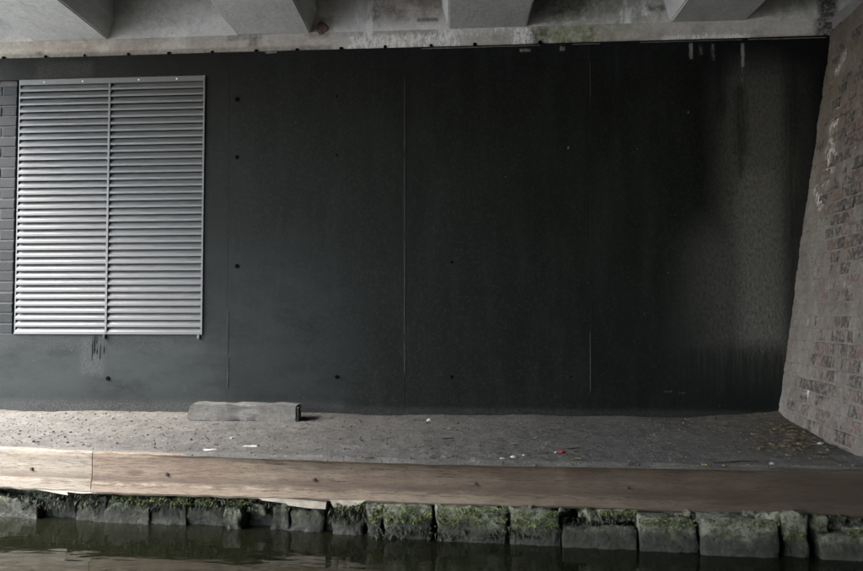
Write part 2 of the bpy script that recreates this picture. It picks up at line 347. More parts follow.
# ================================================================== dark wall
WTOP = onwall(431, 46.5).z
wl = empty('dark_wall', (-1.0, WY + 0.06, 0)); tag(wl, 'black painted concrete wall with formwork joints along the back of the path', 'wall')
XW0 = -4.0
J = [onwall(228, 250).x, onwall(405, 250).x, onwall(590, 250).x, 2.5]
LV = (round(onwall(16.5, 200).x, 5), round(onwall(204.5, 200).x, 5), round(onwall(110, 334.5).z, 5), round(onwall(110, 77.5).z, 5))
A_WALL = dict(
    haze_lime=stains([(750, 90, 774, 335, 52, 0.7), (752, 180, 768, 338, 40, 1.0), (730, 260, 770, 335, 70, 0.5)]),
    damp_dark=stains([(719, 60, 721, 110, 11, .9), (720, 100, 721, 118, 7, .7), (739, 90, 742, 150, 10, .9), (740, 150, 741, 176, 6, .7), (690, 358, 775, 400, 26, 1), (790, 70, 800, 360, 14, .9),
                 (640, 340, 690, 400, 60, 0.5), (788, 46, 800, 60, 10, 1), (50, 352, 70, 353, 5, 0.6), (0, 398, 330, 412, 18, 0.3), (57, 70, 68, 76, 5, .8)]),  # damp streaks, plus a darker strip beside the brick corner
    lime=stains([(690, 44, 692, 58, 3, 0.9), (700, 44, 702, 54, 3, 0.6), (712, 44, 714, 60, 3, 0.7), (742, 44, 743.5, 66, 3, 1.0), (742, 66, 742.5, 80, 2.5, 0.6),
                 (350, 70, 350.5, 130, 2, 0.12), (227.5, 310, 228, 385, 1.4, 0.25), (589.6, 60, 590, 130, 1.4, 0.15), (589.6, 330, 590, 395, 1.4, 0.2),
                 (664, 391.5, 672, 392, 2, .6), (679, 393, 685, 393.4, 2, .6), (616, 48, 617, 75, 2, 0.35), (568, 147, 568.5, 149, 1.6, 1), (688, 111, 688.6, 113, 1.6, 1),
                 (266, 50, 276, 52, 3, 0.9), (184, 385, 185, 391, 1.6, .5), (520, 49, 530, 51, 2, .8), (560, 47, 564, 50, 3, .8)]),
    scuff=stains([(0, 345, 210, 395, 60, 1.0), (210, 300, 300, 400, 90, 0.5)]),
    dust=stains([(0, 404, 340, 414, 9, 1.0), (340, 410, 780, 420, 6, 0.6), (84, 340, 100, 372, 7, 0.8), (0, 336, 204, 350, 8, 0.35), (40, 66, 90, 74, 8, .7)]))
gap = 0.0005
LV0 = (round(XW0 + 0.01, 5), LV[1], LV[2], LV[3])          # brick infill and louvre share one opening
edges = [XW0] + J
GAPS = [0, 0.0006, 0.0011, 0.0006, 0]
for i in range(4):
    keep(panel('panel', edges[i] + GAPS[i], edges[i + 1] - GAPS[i + 1], -0.12, WTOP, WY, 0.055, M['wall'], None,
               holes=[LV0] if i == 0 else (), attrs=A_WALL, bulge=0.004, seed=3.1), wl)
core = bmesh.new()
bm_box(core, (LV0[1] + 0.02, WY + 0.0065, -0.3), (2.9, WY + 0.45, WTOP - 0.004))
bm_box(core, (XW0, WY + 0.0065, -0.3), (LV0[1] + 0.02, WY + 0.45, LV0[2] - 0.02))
bm_box(core, (XW0, WY + 0.0065, LV0[3] + 0.02), (LV0[1] + 0.02, WY + 0.45, WTOP - 0.004))
bm_box(core, (XW0, WY + 0.30, LV0[2] - 0.02), (LV0[1] + 0.02, WY + 0.45, LV0[3] + 0.02))
keep(obj('backing', core, M['filler']), wl)
# painted brick infill left of the louvre
def brick_mesh(name, l, h, d, jit, m, seed):
    r = random.Random(seed); bm = bmesh.new(); bm_box(bm, (-l / 2, 0, -h / 2), (l / 2, d, h / 2))
    bmesh.ops.bevel(bm, geom=[e for e in bm.edges if all(v.co.y < d / 2 for v in e.verts)], offset=0.004, segments=1, affect='EDGES')
    for v in bm.verts: v.co += Vector((r.uniform(-jit, jit), r.uniform(-jit, jit) * 0.7, r.uniform(-jit, jit)))
    me = bpy.data.meshes.new(name); bm.to_mesh(me); bm.free(); me.materials.append(m); return me
PB = [brick_mesh('brick', 0.215, 0.0655, 0.09, 0.0015, M['pbrick'], k) for k in range(4)]
PBH = [brick_mesh('brick', 0.1025, 0.0655, 0.09, 0.0015, M['pbrick'], 10 + k) for k in range(4)]
bx1 = LV[0] - 0.022; course = 0.0742; k = 0; z = LV[2] + 0.006
while z + 0.066 < LV[3]:
    x = bx1 - (0.0 if k % 2 == 0 else 0.1125)
    if k % 2:
        o = put('brick', random.choice(PBH)); o.location = (bx1 - 0.05125, WY + 0.012, z + 0.033); keep(o, wl)
    while x - 0.215 > LV0[0]:
        o = put('brick', random.choice(PB)); o.location = (x - 0.1075, WY + 0.012 + random.uniform(-0.002, 0.002), z + 0.033); keep(o, wl); x -= 0.225
    z += course; k += 1
keep(box('brick_joint', (LV0[0] - 0.02, WY + 0.017, LV0[2] - 0.01), (bx1 - 0.004, WY + 0.2, LV0[3] + 0.01), M['core']), wl)
# formwork tie holes: small dark plugs sunk into the paint
bm = bmesh.new(); bmesh.ops.create_cone(bm, cap_ends=True, segments=12, radius1=0.018, radius2=0.013, depth=0.012, matrix=Matrix.Rotation(math.pi / 2, 4, 'X'))
hm = bpy.data.meshes.new('tie_hole'); bm.to_mesh(hm); bm.free(); hm.materials.append(M['hole'])
for (u, v, s) in [(237, 99, 1), (237, 157, 1), (237, 266, 1), (337, 96, .6), (337, 155, .5), (337, 377, .9), (108, 378.5, 1), (452, 262, .7), (452, 377, .8), (571, 377, .45)]:
    p = onwall(u, v); o = put('tie_hole', hm); o.location = (p.x, WY - 0.001, p.z); o.scale = (s, 1, s); keep(o, wl)
# paint drips and blisters under the louvre
r = random.Random(5)
for i in range(9):
    u = r.gauss(96, 3.5); v = r.uniform(339, 352)
    p = onwall(u, v); bm = bmesh.new()
    bmesh.ops.create_icosphere(bm, subdivisions=1, radius=1, matrix=Matrix.Translation((p.x, WY, p.z)) @ Matrix.Diagonal((0.0022, 0.003, r.uniform(0.02, 0.09), 1)))
    keep(obj('paint_drip', bm, M['drip'], smooth=True), wl)
# hairline of pale filler in the formwork joints, broken here and there
for (u, w_, segs) in [(404.6, 0.0040, [(78, 150), (158, 236), (240, 334), (341, 374)]), (228, 0.003, [(310, 352), (357, 388)]), (590, 0.003, [(62, 96), (332, 392)])]:
    for (va, vb) in segs:
        pa, pb = onwall(u, va), onwall(u, vb); bm = bmesh.new(); bm_box(bm, (pa.x - w_ / 2, WY - 0.0035, pb.z), (pa.x + w_ / 2, WY + 0.006, pa.z))
        bmesh.ops.subdivide_edges(bm, edges=[e for e in bm.edges if abs(e.verts[0].co.z - e.verts[1].co.z) > 0.05], cuts=30)
        for v in bm.verts: v.co.x += 0.0012 * nz(v.co.z * 30, u, 0); v.co.y += 0.003 * max(0, nz(v.co.z * 17, u, 4))
        keep(obj('joint_bead', bm, M['bead']), wl)
# thin crust of lime along the wall's top edge
for (u0, u1, v0, v1) in [(422, 540, 49, 47.2), (572, 600, 46.2, 46), (640, 742, 44.6, 43.6), (748, 826, 43.5, 42)]:
    p, q = onwall(u0, v0), onwall(u1, v1); bm = bmesh.new(); n = 40
    ring = []
    for i in range(n + 1):
        x = p.x + (q.x - p.x) * i / n; t = 0.004 + 0.004 * abs(nz(x * 14, 0, 2)); zz = WTOP - 0.012 + 0.002 * nz(x * 8, 1, 0)
        ring.append([bm.verts.new((x, WY + 0.004, zz - t)), bm.verts.new((x, WY - 0.006 - t * 0.6, zz)), bm.verts.new((x, WY + 0.004, zz + t))])
    for a, b in zip(ring[:-1], ring[1:]):
        for k in range(3): bm.faces.new((a[k], b[k], b[(k + 1) % 3], a[(k + 1) % 3]))
    bm.faces.new(ring[0]); bm.faces.new(ring[-1][::-1])
    keep(obj('lime_crust', bm, M['filler']), wl)

# ================================================================== louvre
lx0, lx1, lz0, lz1 = LV; lx0 += 0.004
lo = empty('louvre_vent', ((lx0 + lx1) / 2, WY, lz0)); tag(lo, 'tall grey aluminium louvre vent with two bays of slats set in dark wall', 'vent')
mx = onwall(108.5, 200).x
FR = WY - 0.012
def part(name, lo_, hi_, m, bev=0.0015): return keep(box(name, lo_, hi_, m, None, bev), lo)
part('stile', (lx1 - 0.014, FR, lz0), (lx1 - 0.001, WY + 0.07, lz1 - 0.002), M['metal'])
part('stile', (lx0 - 0.001, WY - 0.002, lz0), (lx0 + 0.010, WY + 0.07, lz1 - 0.002), M['metal'])
part('mullion', (mx - 0.008, FR + 0.001, lz0 + 0.012), (mx + 0.008, WY + 0.065, lz1 - 0.042), M['metal'])
part('top_rail', (lx0 - 0.001, FR + 0.008, lz1 - 0.040), (lx1 - 0.015, WY + 0.07, lz1 - 0.0015), M['metal'])
part('bottom_rail', (lx0 - 0.001, FR + 0.003, lz0 + 0.001), (lx1 - 0.015, WY + 0.07, lz0 + 0.010), M['metal'])
part('back_panel', (lx0 + 0.001, WY + 0.09, lz0 + 0.002), (lx1 - 0.002, WY + 0.12, lz1 - 0.003), M['dark'], 0)
def slat_mesh(L):
    prof = [(0.000, 0.000), (0.000, 0.0145), (0.002, 0.0160), (0.025, 0.0500), (0.031, 0.0500), (0.031, 0.0475), (0.026, 0.0475), (0.004, 0.0140), (0.002, 0.000)]
    bm = bmesh.new(); A = [bm.verts.new((0, y, z)) for y, z in prof]; B = [bm.verts.new((L, y, z)) for y, z in prof]
    n = len(prof)
    for i in range(n): bm.faces.new((A[i], B[i], B[(i + 1) % n], A[(i + 1) % n]))
    bm.faces.new(A[::-1]); bm.faces.new(B); bmesh.ops.recalc_face_normals(bm, faces=bm.faces)
    me = bpy.data.meshes.new('slat'); bm.to_mesh(me); bm.free(); me.materials.append(M['metal']); return me
SA, SB = slat_mesh(mx - 0.009 - (lx0 + 0.011)), slat_mesh(lx1 - 0.0155 - (mx + 0.009))
NS = 36; pitch = (lz1 - 0.040 - lz0 - 0.004) / NS
for i in range(NS):
    for sm, x in ((SA, lx0 + 0.011), (SB, mx + 0.009)):
        o = put('slat', sm); o.location = (x, FR + 0.004 + random.uniform(-0.0008, 0.0008), lz0 + 0.004 + i * pitch)
        o.rotation_euler = (random.uniform(-0.012, 0.012), random.uniform(-0.0008, 0.0008), 0); keep(o, lo)
bm = bmesh.new(); bmesh.ops.create_uvsphere(bm, u_segments=10, v_segments=6, radius=0.0065, matrix=Matrix.Diagonal((1, 0.5, 1, 1)))
sm = bpy.data.meshes.new('screw'); bm.to_mesh(sm); bm.free(); sm.materials.append(M['screw'])
for u in (45, 83, 139, 177):
    o = put('screw', sm); o.location = (onwall(u, 80).x, FR + 0.0075, lz1 - 0.022); keep(o, lo)
for u in (104, 198):
    p = onwall(u, 336); bm = bmesh.new(); bm_box(bm, (p.x, FR - 0.006, lz0 - 0.028), (p.x + 0.016, WY + 0.012, lz0 - 0.0005), 0.002)
    keep(obj('fixing_lug', bm, M['metal'] if u > 150 else M['bolt']), lo)

# ================================================================== bridge over everything
SOF = onwall(431, 28.5).z
br = empty('road_bridge', (0, WY, 0)); tag(br, 'concrete bridge deck with deep beams crossing overhead on a pale ledge', 'bridge')
SLAB = SOF + 0.80
A_LEDGE = dict(
    lime=stains([(350, 38, 440, 45, 6, 0.95), (440, 28, 458, 46, 5, 1.0), (365, 20, 372, 38, 4, 1), (516, 30, 530, 42, 5, 1), (665, 37, 748, 42, 4, 1), (460, 28, 516, 32, 3, 0.7),
                 (100, 30, 116, 34, 3, .9), (545, 34, 560, 40, 6, .6), (470, 34, 515, 46, 6, .35)], soft=1.8),
    rust=stains([(312, 26, 326, 34, 6, 1), (30, 38, 160, 50, 20, .45), (360, 26, 440, 32, 6, .4), (190, 34, 300, 50, 15, .35)]),
    algae=stains([(535, 30, 600, 44, 10, 1), (600, 24, 640, 40, 12, .5)]),
    damp_dark=stains([(37, 35, 41, 38, 3, 1), (36, 52, 40, 54, 2, .8), (250, 32, 256, 44, 3, .7), (228, 36, 260, 38, 3, .5), (44, 33, 106, 34, 1.6, .8), (262, 25, 305, 26, 1.6, .9), (0, 55, 330, 60, 3, .5), (820, 20, 834, 44, 8, 1), (752, 38, 834, 44, 4, .7),
                 (528, 30, 545, 46, 6, .6), (540, 44, 640, 46, 2.5, .8)]))  # damp spots, plus thin dark lines below two beams
keep(panel('bearing_ledge', XW0, 2.85, WTOP + 0.006, SOF, WY + 0.012, 0.5, M['ledge'], None, attrs=A_LEDGE, bulge=0.006, seed=8.4), br)
A_END = dict(
    lime=stains([(355, -10, 362, 24, 4, .9), (368, -10, 371, 34, 3, 1), (373, -10, 378, 14, 3, .8), (380, -5, 386, 6, 3, .6), (595, -10, 597, 28, 2.5, .7), (621, 8, 630, 28, 3, 1), (624, -6, 627, 10, 3, 1), (643, -10, 647, 14, 2.5, 1), (649, -10, 651, 4, 2, .8), (592, -10, 598, 4, 4, .8), (443, 4, 446, 26, 2.5, .7)], 0.02, 1.6),
    rust=stains([(376, -10, 440, 14, 14, .8), (312, 20, 330, 30, 6, .8)], 0.02),
    algae=stains([(560, -4, 660, 28, 16, .55), (780, 0, 830, 20, 16, .5)], 0.02),
    damp_dark=stains([(418, 19, 438, 20, 1.8, .8), (540, -10, 580, 10, 14, .6), (650, 6, 664, 9, 4, .6), (822, -10, 834, 44, 7, 1), (110, -10, 130, 10, 10, .3)], 0.02))  # darker patches right of two beams and at the right end
keep(panel('end_wall', XW0, 2.85, SOF + 0.002, SLAB + 0.1, WY + 0.022, 0.45, M['endw'], None, attrs=A_END, bulge=0.006, seed=2.2), br)
# beams: skewed a little to the wall; section flares up from the soffit to a flange, then a recessed web
BD = Vector((math.sin(math.radians(-2.77)), math.cos(math.radians(-2.77)), 0))
def beam(u0, u1, v, x0=None, x1=None):
    xa = onwall(u0, v).x if x0 is None else x0; xb = onwall(u1, v).x if x1 is None else x1
    h = 0.155
    prof = [(xa, 0), (xa - 0.045, h), (xa - 0.0, 0.815), (xb + 0.0, 0.815), (xb + 0.045, h), (xb, 0)]
    bm = bmesh.new(); n = 150; L = WY - YB + 0.02; rings = []
    for i in range(n + 1):
        t = -0.016 + L * (i / n) ** 1.6; y = WY - t; ring = []
        for (x, z) in prof:
            jx = 0.004 * nz(y * 3, x * 3, z * 9); jz = 0.003 * nz(y * 3 + 9, x * 3, z * 9)
            ring.append(bm.verts.new((x - BD.x / BD.y * t + jx, y, SOF + 0.002 + z + jz)))
        rings.append(ring)
    m = len(prof)
    for a, b in zip(rings[:-1], rings[1:]):
        for k in range(m): bm.faces.new((a[k], b[k], b[(k + 1) % m], a[(k + 1) % m]))
    bm.faces.new(rings[0]); bm.faces.new(rings[-1][::-1])
    bmesh.ops.recalc_face_normals(bm, faces=bm.faces)
    bmesh.ops.bevel(bm, geom=[e for e in bm.edges if abs(e.verts[0].co.z - e.verts[1].co.z) < 0.02 and e.calc_face_angle(0) > 0.6 and abs(e.verts[0].co.x - e.verts[1].co.x) < 0.05], offset=0.008, segments=2, affect='EDGES')
    return keep(obj('beam', bm, M['beam']), br)
for a in ((33, 107, 30.5), (236, 310, 24), (448.5, 527, 28), (671, 748, 35)): beam(*a)
sp = onwall(527, 28).x - onwall(310, 28).x
b1, b4 = (onwall(33, 30).x, onwall(107, 30).x), (onwall(671, 35).x, onwall(748, 35).x)
for k in range(1, 14): beam(0, 0, 0, b4[0] + sp * k, b4[1] + sp * k)
keep(box('slab', (XL, YB - 0.6, SLAB + 0.003), (XR, WY + 0.6, SLAB + 0.35), M['core']), br)
keep(box('shading_fascia', (XL + 0.002, YB - 0.4, SOF + 0.06), (XL + 0.14, WY + 0.018, SLAB), M['beam']), br)  # unseen edge downstand, added to cut light on the end wall
keep(box('parapet', (XL - 0.01, YB - 0.6, SLAB + 0.352), (XL + 0.3, WY + 0.6, SLAB + 1.2), M['beam']), br)
# dark dabs at the foot of the ledge
bm = bmesh.new(); bmesh.ops.create_icosphere(bm, subdivisions=2, radius=1, matrix=Matrix.Diagonal((0.012, 0.008, 0.011, 1)))
dm = bpy.data.meshes.new('ledge_plug'); bm.to_mesh(dm); bm.free(); dm.materials.append(M['hole'])
for u, v in [(3, 60.5), (45, 58), (84, 57), (128, 55), (168.5, 54), (212, 53), (256, 52), (297, 51), (341, 49), (385, 48), (431, 47.5), (475, 47), (540, 45.5)]:
    p = onwall(u, v); o = put('ledge_plug', dm); o.location = (p.x, WY + 0.006, WTOP + 0.010); o.scale = (random.uniform(0.8, 1.3), 1, random.uniform(0.7, 1.3)); keep(o, br)
bm = bmesh.new(); p = onwall(321, 28); bmesh.ops.create_icosphere(bm, subdivisions=3, radius=1)
for v in bm.verts:
    kk = 1 + 0.35 * fbm(v.co.x * 1.5, v.co.y * 1.5, v.co.z * 1.5 + 4, 4); v.co = Vector((p.x + v.co.x * 0.040 * kk, WY + 0.014 + v.co.y * 0.009 * kk, p.z + v.co.z * 0.045 * kk))
keep(obj('rust_lump', bm, mat_plain('rust_lump', (0.12, 0.085, 0.07), 0.95, 0.5, 40), smooth=True), br)
# opposite abutment carries the far end of the deck
oa = box('opposite_abutment', (XL, YB - 0.6, -1.29), (XR, YB - 0.002, SLAB), M['darkbrick']); tag(oa, 'plain dark abutment across the canal under the far end of the deck', 'wall')

# ================================================================== brick abutment on the right
AT = onwall(830, 40); AF = onground(863, 461)
adir = Vector((AF.x - ABC.x, AF.y - ABC.y, 0)).normalized()         # along the foot, towards the canal
batter = (AT.x - ABC.x) / (AT.z - 0.0)
ATOP = WTOP + 0.02
ab = empty('brick_abutment', (ABC.x, ABC.y, 0)); tag(ab, 'battered old brick abutment smeared with lime mortar at the end of path', 'wall')
nrm = Vector((-adir.y, adir.x, 0)); nrm = nrm if nrm.x < 0 else -nrm          # horizontal normal, facing the path
up = Vector((0, 0, 1)) - nrm * batter; upn = up.normalized()
outn = adir.cross(upn); outn = outn if outn.x < 0 else -outn
def aface(s, z, d=0.0):                              # s along the foot from the dark wall, z height, d proud
    return Vector((ABC.x, ABC.y, 0)) + adir * s + up * z + outn * d
ALEN = (ABC.y - edge_y(2.2)) - 0.10
# solid core
bm = bmesh.new(); th = 1.2
c0 = [aface(-0.15, -0.3, -0.06), aface(ALEN - 0.03, -0.3, -0.06), aface(ALEN - 0.03, ATOP, -0.06), aface(-0.15, ATOP, -0.06)]
c1 = [Vector((5.5, p.y, p.z)) for p in c0]
V0 = [bm.verts.new(p) for p in c0]; V1 = [bm.verts.new(p) for p in c1]
bm.faces.new(V0); bm.faces.new(V1[::-1])
for i in range(4): bm.faces.new((V0[i], V1[i], V1[(i + 1) % 4], V0[(i + 1) % 4]))
bmesh.ops.recalc_face_normals(bm, faces=bm.faces); keep(obj('core', bm, M['mortar']), ab)
# bricks, English bond
AB = {l: [brick_mesh('brick', l, 0.064, 0.075, 0.0035, M['brick'], 40 + k) for k in range(6)] for l in (0.215, 0.1025)}
Mrot = Matrix((adir, -outn, upn)).transposed()
k = 0; z = -0.05; cnt = 0; rest = bmesh.new()
def sm_depth(s, z):                                  # how far the mortar skin stands out from the mean brick face
    a = fbm(s * 2.3 + 4, z * 1.6, 7.7, 4) * 0.010 + fbm(s * 14, z * 10, 2.2, 3) * 0.0055
    e = 0.004 - 0.010 * max(0, min(1, (s - 0.22) / 0.4))            # more render beside the dark wall and low down
    e += 0.006 * max(0, min(1, (1.0 - z) / 0.8)) * 0.6
    return a + e + 0.0032
while z < ATOP - 0.05:
    l, st = 0.1025, 0.1125
    s = 0.02 if k % 2 == 0 else 0.076
    while s + l < ALEN:
        dd = random.uniform(-0.006, 0.007)
        if max(sm_depth(s + l * i_ / 4, z + 0.0375 + 0.03 * j_) * -1 + dd for i_ in range(5) for j_ in (-1, 0, 1)) < -0.004: s += st; continue
        o = bpy.data.objects.new('brick', random.choice(AB[l])); COL.objects.link(o)
        o.matrix_world = Matrix.Translation(aface(s + l / 2, z + 0.0375, dd)) @ Mrot.to_4x4() @ Matrix.Rotation(random.uniform(-0.012, 0.012), 4, 'Y')
        o.parent = ab; o.matrix_parent_inverse = Matrix.Translation(-ab.location); cnt += 1; s += st
    z += 0.075; k += 1
print('abutment bricks', cnt)
# mortar skin, flush over many bricks and raked out round others
ss = np.arange(-0.03, ALEN + 0.001, 0.009); zs = np.arange(-0.12, ATOP + 0.001, 0.009); verts = []; lim = []
limf = stains([(822, 112, 826, 152, 4, 1), (820, 140, 828, 172, 6, 1), (816, 182, 822, 200, 5, .9), (828, 60, 840, 110, 12, .35)])
for z in zs:
    for s in ss:
        kz = (z + 0.05) / 0.075; fz = abs((kz % 1) - 0.5); row = int(kz // 1)
        jd = 0.0
        if fz > 0.43 or abs((((s - (0.02 if row % 2 == 0 else 0.076)) / 0.1125) % 1) - 0.955) < 0.05: jd = -0.0035
        verts.append(aface(s, z, sm_depth(s, z) + jd))
A = np.array([tuple(v) for v in verts])
# lime streaks measured on the abutment face itself
lm = np.zeros(len(A))
nS = Vector(outn)
for (u0, v0, u1, v1, wpx) in [(838, 108, 829, 172, 2.6), (829, 150, 826, 182, 3.4), (834, 120, 832, 165, 4), (817, 190, 822, 206, 2.5), (809, 385, 807, 396, 1.2), (845, 55, 838, 70, 3)]:
    pa, pb = hit(u0, v0, aface(0, 0), outn), hit(u1, v1, aface(0, 0), outn); pa, pb = np.array(pa), np.array(pb)
    d = pb - pa; t = np.clip(((A - pa) @ d) / (d @ d), 0, 1); dist = np.linalg.norm(A - pa - t[:, None] * d, axis=1)
    lm = np.maximum(lm, np.clip(1.3 - dist / (wpx / 75.0), 0, 1))
ns = len(ss); f = [(j * ns + i, j * ns + i + 1, (j + 1) * ns + i + 1, (j + 1) * ns + i) for j in range(len(zs) - 1) for i in range(ns - 1)]
me = bpy.data.meshes.new('mortar'); me.from_pydata(verts, [], f); me.update()
me.attributes.new('lime', 'FLOAT', 'POINT').data.foreach_set('value', lm.astype(np.float32))
o = put('mortar', me, M['mortar']); keep(o, ab)
# padstone over the abutment
ps = box('padstone', (AT.x + 0.015, WY - 1.75, ATOP + 0.012), (5.5, WY + 0.009, SOF + 0.0), M['pad'], None, 0.01)
bm = bmesh.new(); bm_box(bm, (AT.x + 0.03, WY - 1.75, SOF + 0.004), (AT.x + 0.5, WY + 0.009, SLAB))
keep(ps, br)

# ================================================================== timber edge
TH = 0.205
def timber(name, a, b, m, label):
    d = (b - a); d.z = 0; L = d.length; ang = math.atan2(d.y, d.x)
    root = empty(name, (a.x, a.y, 0)); root.rotation_euler.z = ang; tag(root, label, 'timber')
    n = int(L / 0.03); bm = bmesh.new(); rings = []
    for i in range(n + 1):
        x = L * i / n
        zb = -TH + 0.006 * fbm(x * 2.2 + a.x, 0, 3, 3) + 0.004 * nz(x * 12, 3, 3)
        led = 0.007 + 0.004 * nz(x * 1.7, 5, a.x)
        wv = 0.004 * fbm(x * 1.3, a.x, 9, 3)
        zt = 0.004 + 0.004 * fbm(x * 2, 8, a.x, 3); zl = -0.150 + 0.014 * fbm(x * 0.9, 4, a.x, 3)
        prof = [(0.13, zb), (0.13, zt), (0.012 + wv, zt + 0.002), (0.003 + wv, zt - 0.005), (wv, zt - 0.02), (wv + 0.002, -0.07), (wv, zl + 0.012), (wv - led, zl - 0.004), (wv - led, zb + 0.012), (wv - led + 0.01, zb)]
        rings.append([bm.verts.new((x, y + 0.002 * nz(x * 9, y * 40, z * 25), z)) for y, z in prof])
    m_ = len(rings[0])
    for p, q in zip(rings[:-1], rings[1:]):
        for k in range(m_): bm.faces.new((p[k], q[k], q[(k + 1) % m_], p[(k + 1) % m_]))
    bm.faces.new(rings[0]); bm.faces.new(rings[-1][::-1]); bmesh.ops.recalc_face_normals(bm, faces=bm.faces)
    obj('plank', bm, m, root); return root, d.normalized()
Tdir = (TM - TJ).normalized()
tl, dl = timber('edge_timber', Vector(TL), Vector(TJ) - (TJ - TL).normalized() * 0.003, M['timber_l'], 'short pale timber edge beam at the left end, beyond the butt joint')
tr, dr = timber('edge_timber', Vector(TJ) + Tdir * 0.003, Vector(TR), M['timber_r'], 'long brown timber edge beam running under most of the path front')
def front(u, v, off=0.0):                           # point on the vertical plane of the timber front, off metres towards the canal
    a, b = (TJ, TR) if u > 92 else (TL, TJ)
    d = (b - a).normalized(); n = Vector((d.y, -d.x, 0)); n = n if n.y < 0 else -n
    return hit(u, v, a + n * off, n)
bm = bmesh.new(); bmesh.ops.create_cone(bm, cap_ends=True, segments=10, radius1=0.010, radius2=0.0075, depth=0.010, matrix=Matrix.Rotation(math.pi / 2, 4, 'X'))
bmsh = bpy.data.meshes.new('bolt'); bm.to_mesh(bmsh); bm.free(); bmsh.materials.append(M['bolt'])
for u, v in [(32, 469), (167, 474.5), (314.5, 480), (476, 484.5), (628, 488)]:
    root = tl if u < 92 else tr
    p = front(u, v, 0.0); o = put('bolt', bmsh); l = root.matrix_world
    o.parent = root; q = Matrix.Rotation(-root.rotation_euler.z, 4, 'Z') @ (p - root.location); o.location = (q.x, -0.002, q.z)
    o.scale = (1, 1, 1) if u < 600 else (.7, 1, .7)
# splinters hanging off the lower edge (outline traced, 3-4 cm thick)
def splinter(root, pts, m, th=0.03, off=0.004):
    P = [front(u, v, off) for u, v in pts]; R = Matrix.Rotation(-root.rotation_euler.z, 4, 'Z')
    P = [R @ (p - root.location) for p in P]; bm = bmesh.new()
    A = [bm.verts.new(p) for p in P]; B = [bm.verts.new(p + Vector((0, th, 0.004))) for p in P]
    bm.faces.new(A); bm.faces.new(B[::-1])
    for i in range(len(P)): bm.faces.new((A[i], B[i], B[(i + 1) % len(P)], A[(i + 1) % len(P)]))
    bmesh.ops.recalc_face_normals(bm, faces=bm.faces); obj('splinter', bm, m, root)
splinter(tl, [(8, 482), (34, 484), (34, 488.5), (20, 489.5), (10, 487.5)], M['split'])
splinter(tl, [(36, 484), (96, 489), (97, 493.5), (80, 493.6), (67, 492), (68, 495.5), (36, 489.5)], M['split'])
splinter(tr, [(256, 497), (290, 499), (326, 503), (325.5, 509.3), (308, 508.3), (288, 505.6), (286, 503.5), (262, 500.5)], M['split'])
splinter(tr, [(330, 500), (368, 499), (362, 503), (350, 508), (343, 511), (338, 510), (333, 507)], M['split'], 0.05)

# ================================================================== canal wall of stones
cw = empty('canal_wall', (0, TM.y, WATER_Z)); tag(cw, 'low canal wall of mossy stones under the timber edge', 'wall')
def stone(u0, u1, v0, v1, off, depth=0.30, rgh=0.012, tilt=0.0, seed=0):
    off = off * 0.65 if off > 0 else off
    p, q = front(u0, v0, off), front(u1, v1, off); pr = front(u1, v0, off)
    x0, x1 = p.x, pr.x; zt = p.z; zb = min(q.z, WATER_Z + 0.0) - 0.18 if v1 > 0 else q.z
    if q.z > WATER_Z + 0.05: zb = q.z
    yc = (p.y + pr.y) / 2; sl = (pr.y - p.y)
    bm = bmesh.new(); bm_box(bm, (-0.5, -0.5, -0.5), (0.5, 0.5, 0.5), 0.025, 1)
    bmesh.ops.subdivide_edges(bm, edges=bm.edges, cuts=7, use_grid_fill=True)
    W, H = x1 - x0, zt - zb; r = random.Random(seed)
    tp = [r.uniform(-0.05, 0.05) for _ in range(4)]
    for v in bm.verts:
        c = v.co.copy()
        x = (c.x + tp[0] * c.z + tilt * c.z) * W; y = (c.y + tp[1] * c.z * 0.5) * depth; z = c.z * H * (1 + tp[2] * c.x)
        k = fbm(x * 8 + seed * 3.7, y * 8, z * 8, 3); k2 = fbm(x * 30 + seed, y * 30, z * 30, 4)
        k3 = noise.voronoi(Vector((x * 22 + seed, y * 22, z * 22)))[0][0]
        dv = v.co.normalized() * (rgh * 1.0 * k + rgh * 0.9 * k2 + 0.009 * (k3 - 0.4))
        v.co = Vector((x, y + sl * c.x, z)) + dv
    o = obj('stone', bm, M['stone'], None, smooth=True); o.location = ((x0 + x1) / 2, yc + depth / 2, (zt + zb) / 2)
    return keep(o, cw)
STONES = [(-40, 10, 486, 508, -0.05), (18, 62, 494, 516, -0.05), (63, 96, 497, 518, -0.09), (97, 146, 495, 519, -0.04), (148, 190, 497, 522, -0.03),
          (191, 224, 498, 523, -0.03), (226, 263, 500, 525, -0.03), (265, 300, 503, 527, -0.03), (302, 331, 507, 529, -0.02), (334, 364, 506, 531, 0.0),
          (366, 382, 505, 535, 0.03), (384, 432, 506, 537, 0.05), (437, 507, 508, 542, 0.08), (511, 560, 511, 545, 0.09), (563, 636, 528, 550, 0.12), (640, 697, 518, 552, 0.13),
          (701, 779, 520, 557, 0.16), (783, 806, 517, 546, 0.12), (810, 826, 518, 531, 0.06), (822, 900, 537, 562, 0.16), (846, 900, 528, 541, 0.06),
          (588, 612, 510, 524, 0.02), (613, 637, 511, 522, 0.01), (745, 768, 513, 520, 0.04), (768, 781, 514, 528, 0.05), (826, 844, 517, 528, 0.0)]
STONES = [q for q in STONES if q[0] > 330]
rs = random.Random(21); u = -45.0
while u < 328:
    w_ = rs.uniform(13, 44); base = 488 + 0.048 * max(u, 0)
    STONES.append((u, u + w_, base + rs.uniform(2, 12), base + 28, rs.uniform(-0.09, -0.015)))
    if rs.random() < 0.6: STONES.append((u + w_ * 0.3, u + w_ * 0.3 + rs.uniform(10, 18), base + rs.uniform(0, 5), base + rs.uniform(10, 16), rs.uniform(-0.08, -0.03)))
    u += w_ + rs.uniform(-2, 4)
